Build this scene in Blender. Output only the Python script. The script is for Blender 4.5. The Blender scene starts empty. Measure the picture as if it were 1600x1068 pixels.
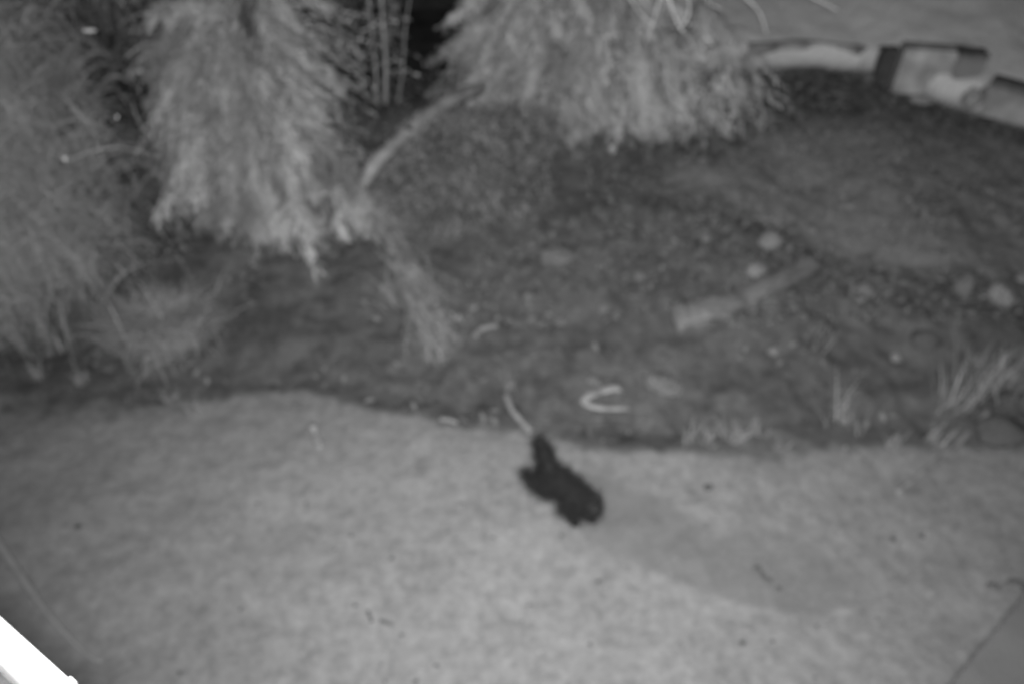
import bpy, bmesh, math, random
import numpy as np
from mathutils import Vector, Matrix

# ------------------------------------------------------------------ camera, world, light
scene = bpy.context.scene
COL = scene.collection
W, H = 1600.0, 1068.0
HFOV = math.radians(70)
FPX = W / 2 / math.tan(HFOV / 2)
CAM = Vector((0.0, 0.0, 3.0))
PITCH = math.radians(38)

cd = bpy.data.cameras.new("camera")
cam = bpy.data.objects.new("camera", cd)
COL.objects.link(cam)
cam.location = CAM
cam.rotation_euler = (math.radians(90) - PITCH, 0, 0)
cd.sensor_width = 36.0
cd.angle = HFOV
cd.clip_start = 0.05
cd.clip_end = 400.0
cd.dof.use_dof = True              # the surveillance camera is softly out of focus everywhere
cd.dof.focus_distance = 0.45
cd.dof.aperture_fstop = 4.6
scene.camera = cam

world = bpy.data.worlds.new("World")
scene.world = world
world.use_nodes = True
wn = world.node_tree
wn.nodes.clear()
sky = wn.nodes.new('ShaderNodeTexSky')
sky.sky_type = 'NISHITA'
sky.sun_disc = False
sky.sun_elevation = math.radians(25)
sky.sun_rotation = math.radians(180 + 20)
bw = wn.nodes.new('ShaderNodeRGBToBW')
bg = wn.nodes.new('ShaderNodeBackground')
bg.inputs['Strength'].default_value = 0.012
wo = wn.nodes.new('ShaderNodeOutputWorld')
wn.links.new(sky.outputs[0], bw.inputs[0])
wn.links.new(bw.outputs[0], bg.inputs[0])
wn.links.new(bg.outputs[0], wo.inputs[0])

# night: a faint moon-like fill sun added behind the camera
sl = bpy.data.lights.new("fill_sun", 'SUN')
sl.energy = 0.05
sl.angle = math.radians(10)
so = bpy.data.objects.new("fill_sun", sl)
COL.objects.link(so)
so.rotation_euler = (math.radians(65), 0, math.radians(-20))

# the night camera's own infrared lamp, beside the lens: what the photograph is lit by
il = bpy.data.lights.new("infrared_lamp", 'SPOT')
il.energy = 1380
il.spot_size = math.radians(124)
il.spot_blend = 1.0
il.shadow_soft_size = 0.07
io = bpy.data.objects.new("infrared_lamp", il)
COL.objects.link(io)
io.location = (0.0, 0.0, 3.08)

scene.view_settings.view_transform = 'Standard'
scene.view_settings.look = 'None'
scene.view_settings.exposure = 0.0
scene.view_settings.gamma = 1.0

# ------------------------------------------------------------------ pixel <-> place helpers
FWD = Vector((0, math.cos(PITCH), -math.sin(PITCH)))
UP = Vector((0, math.sin(PITCH), math.cos(PITCH)))
RIGHT = Vector((1, 0, 0))

def ray(px, py):
    return (FWD + RIGHT * ((px - W / 2) / FPX) + UP * ((H / 2 - py) / FPX))

def at_z(px, py, z):
    d = ray(px, py)
    return CAM + d * ((z - CAM.z) / d.z)

def at_y(px, py, y):
    d = ray(px, py)
    return CAM + d * ((y - CAM.y) / d.y)

io.rotation_euler = (at_y(880, 400, 4.6) - io.location).to_track_quat('-Z', 'Y').to_euler()

rng = np.random.default_rng(7)
random.seed(7)

def hash2(ix, iy):
    n = (ix * 374761393 + iy * 668265263) & 0x7fffffff
    n = ((n ^ (n >> 13)) * 1274126177) & 0x7fffffff
    return ((n ^ (n >> 16)) & 0xffff) / 65535.0

def vnoise(x, y):
    xi = np.floor(x).astype(np.int64); yi = np.floor(y).astype(np.int64)
    fx = x - xi; fy = y - yi
    fx = fx * fx * (3 - 2 * fx); fy = fy * fy * (3 - 2 * fy)
    a = hash2(xi, yi); b = hash2(xi + 1, yi); c = hash2(xi, yi + 1); d = hash2(xi + 1, yi + 1)
    return (a * (1 - fx) + b * fx) * (1 - fy) + (c * (1 - fx) + d * fx) * fy - 0.5

def sstep(a, b, v):
    t = np.clip((v - a) / (b - a), 0.0, 1.0)
    return t * t * (3 - 2 * t)

# edge where the pale open ground stops and the dark bank starts
EDGE_PX = [(-500, 545), (0, 555), (150, 575), (360, 603), (480, 606), (560, 628), (700, 660), (800, 668),
           (900, 690), (1000, 700), (1120, 712), (1250, 705), (1400, 690), (1600, 700), (2100, 690)]
EDGE = [at_z(px, py, 0) for px, py in EDGE_PX]
EX = np.array([e.x for e in EDGE]); EY = np.array([e.y for e in EDGE])

# a darker strip across the open ground, where the cat runs
def base_h(x, y):
    x = np.asarray(x, float); y = np.asarray(y, float)
    e = np.interp(x, EX, EY)
    s = y - e
    z = 0.03 * vnoise(x * 2.1, y * 2.1) + 0.018 * vnoise(x * 6, y * 6 + 3) + 0.009 * vnoise(x * 17, y * 17)
    bank = sstep(-0.05, 0.25, s)
    z = z - 0.015 * (1 - sstep(-.6, .6, x)) * sstep(-0.08, 0.12, s) * (1 - sstep(0.2, 0.6, s))
    rise = 0.20 * np.clip(s - 0.2, 0, 2.9) + 0.06 * np.clip(s - 3.1, 0, 30)
    z = z + rise
    z = z + bank * (1 - .8 * sstep(4.6, 6.5, y)) * (0.16 * vnoise(x * 1.3 + 5, y * 1.3) + 0.07 * vnoise(x * 3.7, y * 3.7 + 9) + 0.035 * vnoise(x * 11, y * 11) + 0.02 * vnoise(x * 27, y * 27))
    return z

def at_base(px, py):
    d = ray(px, py)
    t = np.linspace(1.0, 22, 4000)
    xs = CAM.x + d.x * t; ys = CAM.y + d.y * t; zs = CAM.z + d.z * t
    i = np.argmax(zs - base_h(xs, ys) < 0)
    return Vector((xs[i], ys[i], zs[i]))

# the low wall's foot, and the gravel terrace it holds up
WALL_PX = [(1120, 113), (1180, 109), (1260, 107), (1340, 113), (1400, 136), (1460, 160), (1530, 182), (1640, 212)]
WALL = [at_base(px, py) for px, py in WALL_PX]
WX = np.array([p.x for p in WALL]); WY = np.array([p.y for p in WALL])

def terrain(x, y):
    x = np.asarray(x, float); y = np.asarray(y, float)
    z = base_h(x, y)
    s = y - np.interp(x, WX, WY)
    on = sstep(WX[0] - 1.2, WX[0] - 0.1, x)
    return z + on * (0.19 * sstep(0.02, 0.12, s) + 0.26 * np.clip(s - 0.1, 0, 4))

def at(px, py):
    d = ray(px, py)
    t = np.linspace(1.0, 22, 4000)
    xs = CAM.x + d.x * t; ys = CAM.y + d.y * t; zs = CAM.z + d.z * t
    i = np.argmax(zs - terrain(xs, ys) < 0)
    return Vector((xs[i], ys[i], zs[i]))

def mpp(p):                        # metres per photo pixel at a place
    return (p - CAM).dot(FWD) / FPX

# ------------------------------------------------------------------ materials
def grey(v):
    return (v, v, v, 1)

def material(name, lo, hi, scale=8.0, rough=0.85, bump=0.0, bump_scale=40.0, island=False, detail=6.0, spec=0.25, stretch=None):
    m = bpy.data.materials.new(name)
    m.use_nodes = True
    nt = m.node_tree; N = nt.nodes; L = nt.links
    p = N['Principled BSDF']
    p.inputs['Roughness'].default_value = rough
    p.inputs['Specular IOR Level'].default_value = spec
    tc = N.new('ShaderNodeTexCoord')
    vec = tc.outputs['Object']
    if stretch:
        mp = N.new('ShaderNodeMapping'); mp.inputs['Scale'].default_value = stretch
        L.new(vec, mp.inputs[0]); vec = mp.outputs[0]
    n = N.new('ShaderNodeTexNoise')
    n.inputs['Scale'].default_value = scale; n.inputs['Detail'].default_value = detail
    L.new(vec, n.inputs['Vector'])
    r = N.new('ShaderNodeValToRGB')
    r.color_ramp.elements[0].position = 0.32; r.color_ramp.elements[0].color = grey(lo)
    r.color_ramp.elements[1].position = 0.68; r.color_ramp.elements[1].color = grey(hi)
    fac = n.outputs['Fac']
    if island:
        g = N.new('ShaderNodeAttribute'); g.attribute_name = 'tone'
        a = N.new('ShaderNodeMath'); a.operation = 'MULTIPLY_ADD'
        a.inputs[1].default_value = 0.5; a.inputs[2].default_value = -0.25
        L.new(g.outputs['Fac'], a.inputs[0])
        b = N.new('ShaderNodeMath'); b.operation = 'ADD'
        L.new(a.outputs[0], b.inputs[0]); L.new(fac, b.inputs[1]); fac = b.outputs[0]
    L.new(fac, r.inputs[0]); L.new(r.outputs[0], p.inputs['Base Color'])
    if bump > 0:
        n2 = N.new('ShaderNodeTexNoise'); n2.inputs['Scale'].default_value = bump_scale; n2.inputs['Detail'].default_value = 8
        L.new(vec, n2.inputs['Vector'])
        bp = N.new('ShaderNodeBump'); bp.inputs['Strength'].default_value = bump; bp.inputs['Distance'].default_value = 0.02
        L.new(n2.outputs['Fac'], bp.inputs['Height']); L.new(bp.outputs[0], p.inputs['Normal'])
    return m

M = {}
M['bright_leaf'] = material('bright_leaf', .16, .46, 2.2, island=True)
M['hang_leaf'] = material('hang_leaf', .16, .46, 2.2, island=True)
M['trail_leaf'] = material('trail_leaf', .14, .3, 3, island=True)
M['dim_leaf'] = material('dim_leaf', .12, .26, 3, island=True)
M['dark_leaf'] = material('dark_leaf', .08, .19, 3, island=True)
M['left_leaf'] = material('left_leaf', .28, .34, 1.5, island=True)
M['hedge_leaf'] = material('hedge_leaf', .10, .2, 2, island=True)
M['clump_leaf'] = material('clump_leaf', .12, .22, 3, island=True)
M['weed'] = material('weed', .16, .30, 4, island=True)
M['dry_blade'] = material('dry_blade', .16, .30, 3, island=True)
M['lawn_blade'] = material('lawn_blade', .17, .34, 2, island=True)
M['litter'] = material('litter', .05, .15, 3, island=True)
M['grit'] = material('grit', .04, .3, 3, island=True)
M['bark'] = material('bark', .2, .34, 14, bump=.5)
M['dark_bark'] = material('dark_bark', .05, .12, 14, bump=.5)
M['bark_grey'] = material('bark_grey', .09, .13, 14, bump=.5)
M['pale_branch'] = material('pale_branch', .12, .26, 9, bump=.6, bump_scale=30)
M['pale_stick'] = material('pale_stick', .13, .25, 12, bump=.4)
M['pale_wood'] = material('pale_wood', .11, .2, 6, bump=.6, bump_scale=30, stretch=(1, 6, 6))
M['twig'] = material('twig', .6, .8, 14)
M['stone'] = material('stone', .06, .2, 7, bump=.5, bump_scale=25)
M['pale_stone'] = material('pale_stone', .09, .29, 7, bump=.5, bump_scale=25)
M['dark_stone'] = material('dark_stone', .06, .10, 9, bump=.5, bump_scale=25)
M['clod'] = material('clod', .05, .10, 30, bump=.6)
M['render'] = material('render', .12, .34, 5, bump=.6, detail=10)
M['coping'] = material('coping', .08, .14, 10, bump=.3)
M['block'] = material('block', .2, .48, 5, bump=.6, detail=10)
M['dull_pale'] = material('dull_pale', .13, .28, 14, bump=.3)
M['grey_box'] = material('grey_box', .17, .22, 6, bump=.2)
M['dark_post'] = material('dark_post', .05, .08, 10, bump=.3)
M['white_paint'] = material('white_paint', .74, .82, 5, rough=.4, bump=.05)
M['felt'] = material('felt', .06, .085, 5, bump=.35, bump_scale=120)
M['box_side'] = material('box_side', .09, .12, 8, bump=.2)
M['fur'] = material('fur', .01, .024, 30, rough=.75, spec=.1)
M['eye'] = material('eye', .05, .08, 30, rough=.15, spec=.5)
M['grey_line'] = material('grey_line', .2, .25, 10, rough=.5)

def ground_material():
    m = bpy.data.materials.new('ground_soil'); m.use_nodes = True
    nt = m.node_tree; N = nt.nodes; L = nt.links
    p = N['Principled BSDF']; p.inputs['Roughness'].default_value = .95; p.inputs['Specular IOR Level'].default_value = .1
    tc = N.new('ShaderNodeTexCoord')
    def noise(scale, detail=6, rough=.6):
        n = N.new('ShaderNodeTexNoise'); n.inputs['Scale'].default_value = scale
        n.inputs['Detail'].default_value = detail; n.inputs['Roughness'].default_value = rough
        L.new(tc.outputs['Object'], n.inputs['Vector']); return n.outputs['Fac']
    def ramp(f, a, b, lo, hi):
        r = N.new('ShaderNodeValToRGB')
        r.color_ramp.elements[0].position = a; r.color_ramp.elements[0].color = grey(lo)
        r.color_ramp.elements[1].position = b; r.color_ramp.elements[1].color = grey(hi)
        L.new(f, r.inputs[0]); return r.outputs[0]
    def mix(f, a, b, mode='MIX'):
        x = N.new('ShaderNodeMix'); x.data_type = 'RGBA'; x.blend_type = mode
        if isinstance(f, (int, float)): x.inputs[0].default_value = f
        else: L.new(f, x.inputs[0])
        L.new(a, x.inputs[6]); L.new(b, x.inputs[7]); return x.outputs[2]
    def attr(n):
        a = N.new('ShaderNodeAttribute'); a.attribute_name = n; return a.outputs['Fac']
    def perturbed(n, amt, scale):
        mm = N.new('ShaderNodeMath'); mm.operation = 'MULTIPLY_ADD'
        L.new(noise(scale, 5), mm.inputs[0]); mm.inputs[1].default_value = amt
        ad = N.new('ShaderNodeMath'); ad.operation = 'ADD'; ad.inputs[1].default_value = -amt / 2
        L.new(attr(n), ad.inputs[0]); L.new(ad.outputs[0], mm.inputs[2])
        s = N.new('ShaderNodeMapRange'); s.interpolation_type = 'SMOOTHSTEP'
        s.inputs['From Min'].default_value = .25; s.inputs['From Max'].default_value = .75
        L.new(mm.outputs[0], s.inputs['Value']); return s.outputs[0]
    yard = mix(.55, ramp(noise(3.4), .32, .68, .145, .2), ramp(noise(13, 8, .8), .37, .63, .105, .26))
    dark_strip = mix(.5, ramp(noise(4), .3, .7, .125, .155), ramp(noise(13, 8, .75), .36, .64, .11, .18))
    soil = mix(.5, ramp(noise(2.6), .36, .64, .045, .12), ramp(noise(9, 8, .75), .36, .66, .03, .145))
    turf = mix(.5, ramp(noise(2.2), .32, .68, .13, .17), ramp(noise(14, 8, .7), .36, .66, .11, .19))
    gap_shade = ramp(noise(3), .3, .7, .02, .045)
    terr = mix(.5, ramp(noise(1.5), .3, .7, .5, .62), ramp(noise(12, 8, .7), .3, .7, .45, .66))
    c = mix(perturbed('dark_strip', .5, 5), yard, dark_strip)
    c = mix(perturbed('soil', 1.1, 7), c, soil)
    c = mix(perturbed('turf', .6, 4), c, turf)
    c = mix(perturbed('gap_shade', .5, 3), c, gap_shade)
    c = mix(attr('terrace'), c, terr)
    L.new(c, p.inputs['Base Color'])
    bp = N.new('ShaderNodeBump'); bp.inputs['Strength'].default_value = .5; bp.inputs['Distance'].default_value = .02
    L.new(noise(45, 8, .65), bp.inputs['Height']); L.new(bp.outputs[0], p.inputs['Normal'])
    return m

# ------------------------------------------------------------------ object helpers
def link(name, mesh, mat=None, parent=None, smooth=False):
    o = bpy.data.objects.new(name, mesh)
    COL.objects.link(o)
    if mat: mesh.materials.append(M[mat])
    if smooth: mesh.polygons.foreach_set('use_smooth', [True] * len(mesh.polygons))
    if parent: o.parent = parent
    return o

def tag(o, label, cat, group=None):
    o['label'] = label; o['category'] = cat
    if group: o['group'] = group
    return o

def thing(name, loc, label, cat, group=None, rz=0.0):
    o = bpy.data.objects.new(name, None)
    o.empty_display_size = .1
    COL.objects.link(o)
    o.location = loc; o.rotation_euler = (0, 0, rz)
    return tag(o, label, cat, group)

def np_mesh(name, verts, faces):
    me = bpy.data.meshes.new(name)
    verts = np.asarray(verts, np.float32).reshape(-1, 3); faces = np.asarray(faces, np.int32)
    k = faces.shape[1]
    me.vertices.add(len(verts)); me.vertices.foreach_set('co', verts.ravel())
    me.loops.add(faces.size); me.loops.foreach_set('vertex_index', faces.ravel())
    me.polygons.add(len(faces)); me.polygons.foreach_set('loop_start', np.arange(0, faces.size, k, dtype=np.int32))
    me.update(); me.validate()
    return me

def bm_mesh(name, bm):
    bmesh.ops.recalc_face_normals(bm, faces=bm.faces)
    me = bpy.data.meshes.new(name); bm.to_mesh(me); bm.free(); return me

def smooth_path(pts, n=5):
    P = [Vector(p) for p in pts]
    if len(P) < 3: return [P[0].lerp(P[-1], i / 6) for i in range(7)]
    out = []
    for i in range(len(P) - 1):
        p0 = P[max(i - 1, 0)]; p1 = P[i]; p2 = P[i + 1]; p3 = P[min(i + 2, len(P) - 1)]
        for k in range(n):
            t = k / n
            out.append(0.5 * ((2 * p1) + (p2 - p0) * t + (2 * p0 - 5 * p1 + 4 * p2 - p3) * t * t + (3 * p1 - p0 - 3 * p2 + p3) * t ** 3))
    out.append(P[-1]); return out

def add_tube(bm, pts, r0, r1, seg=8, wob=0.0, flat=1.0):
    P = smooth_path(pts); rings = []
    for i, p in enumerate(P):
        t = i / (len(P) - 1)
        tan = (P[min(i + 1, len(P) - 1)] - P[max(i - 1, 0)]).normalized()
        u = tan.cross(Vector((0, 0, 1)))
        u = u.normalized() if u.length > 1e-3 else Vector((1, 0, 0))
        v = u.cross(tan)
        r = r0 + (r1 - r0) * t
        rings.append([bm.verts.new(p + (u * math.cos(a) + v * math.sin(a) * flat) * r * (1 + wob * random.uniform(-1, 1)))
                      for a in [2 * math.pi * k / seg for k in range(seg)]])
    for a, b in zip(rings, rings[1:]):
        for k in range(seg): bm.faces.new((a[k], a[(k + 1) % seg], b[(k + 1) % seg], b[k]))
    bm.faces.new(rings[0]); bm.faces.new(rings[-1][::-1])

def tube_mesh(name, pts, r0, r1, seg=8, wob=0.0, flat=1.0):
    bm = bmesh.new(); add_tube(bm, pts, r0, r1, seg, wob, flat); return bm_mesh(name, bm)

def box_mesh(name, sx, sy, sz, bevel=.01, wear=0.0, taper=1.0):
    bm = bmesh.new(); bmesh.ops.create_cube(bm, size=1)
    for v in bm.verts:
        k = taper if v.co.z > 0 else 1
        v.co = Vector((v.co.x * sx * k, v.co.y * sy * k, (v.co.z + .5) * sz))
    bmesh.ops.subdivide_edges(bm, edges=bm.edges[:], cuts=3, use_grid_fill=True)
    if wear:
        for v in bm.verts: v.co += Vector([random.uniform(-wear, wear) for _ in range(3)])
    else:
        es = [e for e in bm.edges if e.calc_face_angle(0) > 1]
        bmesh.ops.bevel(bm, geom=es, offset=bevel, segments=2, affect='EDGES')
    return bm_mesh(name, bm)

def stone_mesh(name, seed, rough=.22):
    r = random.Random(seed)
    bm = bmesh.new(); bmesh.ops.create_icosphere(bm, subdivisions=3, radius=1)
    planes = [(Vector((r.uniform(-1, 1), r.uniform(-1, 1), r.uniform(-.6, 1))).normalized(), r.uniform(.6, .92)) for _ in range(9)]
    off = r.uniform(0, 50)
    from mathutils import noise
    for v in bm.verts:
        d = v.co.normalized(); k = 1.0
        for n, h in planes:
            c = d.dot(n)
            if c > .05: k = min(k, h / c)
        v.co = d * k * (1 + rough * .5 * noise.noise(d * 2.2 + Vector((off, 0, 0))) + .06 * noise.noise(d * 7 + Vector((0, off, 0))))
    return bm_mesh(name, bm)

STONES = [stone_mesh('stone', s) for s in (3, 8, 15, 22)]

def stone(px, py, wpx, hpx, mat, label, name='stone', cat='stone', group=None, sink=.45, flat=.85):
    p = at(px, py + hpx * .35); k = mpp(p)
    key = (mat, random.randrange(4))
    if key not in STONE_CACHE:
        me = STONES[key[1]].copy(); me.materials.append(M[mat])
        me.polygons.foreach_set('use_smooth', [True] * len(me.polygons)); STONE_CACHE[key] = me
    o = bpy.data.objects.new(name, STONE_CACHE[key]); COL.objects.link(o)
    sx = wpx * k / 2 * 1.15; sz = hpx * k / 2 * 1.1 * flat
    o.scale = (sx, (sx + sz) / 2, sz)
    o.location = p + Vector((0, 0, sz * (1 - 2 * sink) * .6))
    o.rotation_euler = (random.uniform(-.2, .2), random.uniform(-.2, .2), random.uniform(-.5, .5))
    return tag(o, label, cat, group)
STONE_CACHE = {}

# ------------------------------------------------------------------ foliage
def unit(a):
    return a / np.maximum(np.linalg.norm(a, axis=1, keepdims=True), 1e-9)

def toned(me, tone):
    a = me.attributes.new('tone', 'FLOAT', 'POINT'); a.data.foreach_set('value', tone.astype(np.float32)); return me

def clumped(p, d, thresh, scale=4.0):      # keep sprays in clumps, with gaps between them
    k = vnoise(p[:, 0] * scale + p[:, 1] * scale * .7, p[:, 2] * scale + 11) + .6 * vnoise(p[:, 0] * scale * 2.3, p[:, 2] * scale * 2.3 - 4) > thresh
    return p[k], d[k]

def spray_mesh(name, org, d0, L, droop, nleaf, leaf_len, leaf_w, spread=.7, tone=None):
    """feathery sprays: each is a drooping stem line carrying slim pointed leaves"""
    n = len(org)
    t = np.linspace(.08, 1, nleaf)[None, :, None]
    Lc = np.asarray(L).reshape(-1, 1, 1) * np.ones((n, 1, 1)); dr = np.asarray(droop).reshape(-1, 1, 1) * np.ones((n, 1, 1))
    down = np.array([0, 0, -1.0])[None, None, :]
    p = org[:, None, :] + d0[:, None, :] * Lc * t + down * dr * Lc * t ** 2
    tan = d0[:, None, :] * Lc + down * dr * Lc * 2 * t
    p = p.reshape(-1, 3); tan = unit(tan.reshape(-1, 3)); m = len(p)
    rv = unit(rng.normal(size=(m, 3)))
    side = unit(np.cross(tan, rv))
    ld = unit(tan * .9 + side * spread + rng.normal(size=(m, 3)) * .15)
    ll = (leaf_len * rng.uniform(.6, 1.25, (m, 1)))
    ww = (leaf_w * rng.uniform(.7, 1.3, (m, 1)))
    wd = unit(np.cross(ld, unit(rng.normal(size=(m, 3)))))
    a = p; c = p + ld * ll + np.array([0, 0, -1.0]) * ll * .12
    mid = p + ld * ll * .45
    b = mid + wd * ww; e = mid - wd * ww
    verts = np.stack([a, b, c, e], 1).reshape(-1, 3)
    faces = np.arange(m * 4).reshape(-1, 4)
    return toned(np_mesh(name, verts, faces), np.repeat(rng.random(n) if tone is None else tone, nleaf * 4))

def plume_mesh(name, org, d0, L, droop, per, sub, leaf_len, leaf_w):
    """long drooping plumes, each a curved axis feathered with short sprays"""
    n = len(org)
    t = rng.uniform(.05, 1, (n, per)) ** .8
    L = np.asarray(L).reshape(-1, 1, 1); dr = np.asarray(droop).reshape(-1, 1, 1); tt = t[:, :, None]
    dn = np.array([0, 0, -1.0])[None, None]
    p = org[:, None] + d0[:, None] * L * tt + dn * dr * L * tt ** 2
    tan = unit((d0[:, None] * L + dn * dr * L * 2 * tt).reshape(-1, 3))
    side = unit(np.cross(tan, rng.normal(size=tan.shape)))
    d = unit(tan * .8 + side * rng.uniform(.25, .75, (len(tan), 1)))
    ln = sub * (1.15 - .75 * t.reshape(-1)) * rng.uniform(.6, 1.3, n * per)
    tone = np.clip(np.repeat(rng.random(n), per) + rng.normal(0, .15, n * per), 0, 1)
    return spray_mesh(name, p.reshape(-1, 3), d, ln, rng.uniform(.05, .3, n * per), 9, leaf_len, leaf_w, .5, tone)

def lump_points(lumps, shell=(.55, 1.0)):
    """points and outward directions on a cluster of ellipsoids: (centre, radii, count)"""
    P, D = [], []
    for c, r, n in lumps:
        d = unit(rng.normal(size=(n, 3)))
        rr = rng.uniform(shell[0] ** 2, shell[1] ** 2, (n, 1)) ** .5
        P.append(np.array(c)[None] + d * np.array(r)[None] * rr); D.append(d)
    return np.concatenate(P), np.concatenate(D)

def blade_mesh(name, base, d0, L, droop, width, seg=5):
    """arching grass blades"""
    n = len(base)
    t = np.linspace(0, 1, seg + 1)[None, :, None]
    L = np.asarray(L).reshape(-1, 1, 1); dr = np.asarray(droop).reshape(-1, 1, 1)
    down = np.array([0, 0, -1.0])[None, None]
    p = base[:, None] + d0[:, None] * L * t + down * dr * L * t ** 2.2
    side = unit(np.cross(d0, rng.normal(size=(n, 3))))[:, None]
    w = width * (1 - t ** 1.6 * .95) * np.minimum(1, .5 + t * 2)
    v = np.stack([p + side * w, p - side * w], 2)           # n, seg+1, 2, 3
    idx = np.arange(n * (seg + 1) * 2).reshape(n, seg + 1, 2)
    f = np.stack([idx[:, :-1, 0], idx[:, :-1, 1], idx[:, 1:, 1], idx[:, 1:, 0]], -1).reshape(-1, 4)
    return toned(np_mesh(name, v.reshape(-1, 3), f), np.repeat(rng.random(n), (seg + 1) * 2))

def local(verts_world, loc):
    return verts_world - np.array(loc)[None]

# ------------------------------------------------------------------ the ground
def axis(lo, hi, step, far_lo, far_hi):
    a = list(np.arange(lo, hi + 1e-6, step)); s = step; v = a[0]; left = []
    while v > far_lo: s *= 1.25; v -= s; left.append(v)
    s = step; v = a[-1]; right = []
    while v < far_hi: s *= 1.25; v += s; right.append(v)
    return np.array(left[::-1] + a + right)

ax = axis(-4.2, 5.6, .035, -90, 90); ay = axis(.6, 12.0, .035, -40, 160)
GX, GY = np.meshgrid(ax, ay)
GZ = terrain(GX, GY)
nx, ny = len(ax), len(ay)
idx = np.arange(nx * ny).reshape(ny, nx)
gf = np.stack([idx[:-1, :-1], idx[:-1, 1:], idx[1:, 1:], idx[1:, :-1]], -1).reshape(-1, 4)
gm = np_mesh('ground', np.stack([GX, GY, GZ], -1), gf)
ground = link('ground', gm, smooth=True)
gm.materials.append(ground_material())
ground['kind'] = 'structure'
s_edge = GY - np.interp(GX, EX, EY)
soil = sstep(-.2 - .75 * sstep(1.3, 2.6, -GX), .16, s_edge)
wl = GY - np.interp(GX, WX, WY)
terr = sstep(0, .08, wl) * sstep(WX[0] - 1.2, WX[0] - .1, GX)
# darker strip: between two lines across the open ground
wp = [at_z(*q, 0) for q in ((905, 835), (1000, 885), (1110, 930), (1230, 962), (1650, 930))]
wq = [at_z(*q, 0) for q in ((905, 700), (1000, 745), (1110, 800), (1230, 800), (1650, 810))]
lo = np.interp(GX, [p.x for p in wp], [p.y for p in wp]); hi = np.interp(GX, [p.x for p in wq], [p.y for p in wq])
dark_strip = sstep(-.04, .05, GY - lo) * sstep(-.1, .3, hi - GY) * sstep(wp[0].x - .2, wp[0].x + .15, GX) * (1 - .8 * sstep(.8, 2.2, GX))
def inside(poly):
    px_ = [at_base(*q) for q in poly]; ins = np.zeros(GX.shape, bool)
    for a_, b_ in zip(px_, px_[1:] + px_[:1]):
        cr = ((a_.y > GY) != (b_.y > GY)) & (GX < (b_.x - a_.x) * (GY - a_.y) / (b_.y - a_.y + 1e-12) + a_.x)
        ins ^= cr
    f = ins.astype(float)
    for _ in range(90):                      # soften over a few grid cells
        g_ = np.pad(f, 1, mode='edge'); f = (g_[:-2, 1:-1] + g_[2:, 1:-1] + g_[1:-1, :-2] + g_[1:-1, 2:] + g_[1:-1, 1:-1]) / 5
    return f
turf = inside([(1010, 262), (1080, 300), (1150, 325), (1250, 360), (1350, 420), (1500, 430), (1760, 420), (1760, 240), (1600, 222), (1480, 200), (1330, 170), (1240, 190), (1150, 240)])  # grass left off below the hanging bush; bare soil tone stands for shade
turf *= 1 - terr
gap_shade = inside([(420, 225), (690, 150), (900, 120), (900, 12), (200, 12), (100, 200)])  # ground colour blackened here to stand for the unlit gap
for nm, arr in (('soil', soil), ('terrace', terr), ('dark_strip', dark_strip), ('turf', turf), ('gap_shade', gap_shade)):
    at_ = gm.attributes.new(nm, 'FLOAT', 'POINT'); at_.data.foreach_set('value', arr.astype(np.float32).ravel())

# ------------------------------------------------------------------ ground cover nobody could count
def scatter(n, x0, x1, y0, y1, keep):
    x = rng.uniform(x0, x1, n); y = rng.uniform(y0, y1, n)
    k = keep(x, y); x, y = x[k], y[k]
    return np.stack([x, y, terrain(x, y)], 1)

def edge_s(x, y): return y - np.interp(x, EX, EY)

b = scatter(26000, -4, 4.5, 1.0, 4.6, lambda x, y: (edge_s(x, y) < .02) & (vnoise(x * 3, y * 3) + vnoise(x * 9, y * 9) > -.1) & (rng.random(x.shape) < .8))
d = unit(np.stack([rng.normal(0, .8, len(b)), rng.normal(0, .8, len(b)), rng.uniform(.3, .9, len(b))], 1))
g = link('dry_grass', blade_mesh('dry_grass', b, d, rng.uniform(.012, .035, len(b)), .4 * np.ones(len(b)), .0016, 2), 'dry_blade')
g['kind'] = 'stuff'

b = scatter(42000, -4.5, 6.5, 3.4, 9.5, lambda x, y: (edge_s(x, y) > .9) & (y < np.interp(x, WX, WY) - .02) & (vnoise(x * 1.5 + 3, y * 1.5) + .5 * vnoise(x * 5, y * 5) + .25 * (x > .6) + .06 * edge_s(x, y) - .1 > 0))
d = unit(np.stack([rng.normal(0, .55, len(b)), rng.normal(0, .55, len(b)), rng.uniform(.5, 1, len(b))], 1))
g = link('short_grass', blade_mesh('short_grass', b, d, rng.uniform(.03, .09, len(b)), .5 * np.ones(len(b)), .003, 3), 'lawn_blade')
g['kind'] = 'stuff'

b = scatter(9000, -4.5, 6.0, 3.0, 8.5, lambda x, y: (edge_s(x, y) > -.02) & (vnoise(x * 2.1, y * 2.1 + 7) > -.2) & (y < np.interp(x, WX, WY)))
n = len(b)
nrm = unit(np.stack([rng.normal(0, .45, n), rng.normal(0, .45, n), np.ones(n)], 1))
u = unit(np.cross(nrm, rng.normal(size=(n, 3)))); v = np.cross(nrm, u)
ll = rng.uniform(.012, .045, (n, 1)); ww = ll * rng.uniform(.2, .5, (n, 1))
c = b + np.array([0, 0, .012])
vv = np.stack([c - u * ll, c + v * ww + nrm * .006, c + u * ll, c - v * ww + nrm * .006], 1)
g = link('leaf_litter', toned(np_mesh('leaf_litter', vv.reshape(-1, 3), np.arange(n * 4).reshape(-1, 4)), np.repeat(rng.random(n), 4)), 'litter')
g['kind'] = 'stuff'

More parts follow.
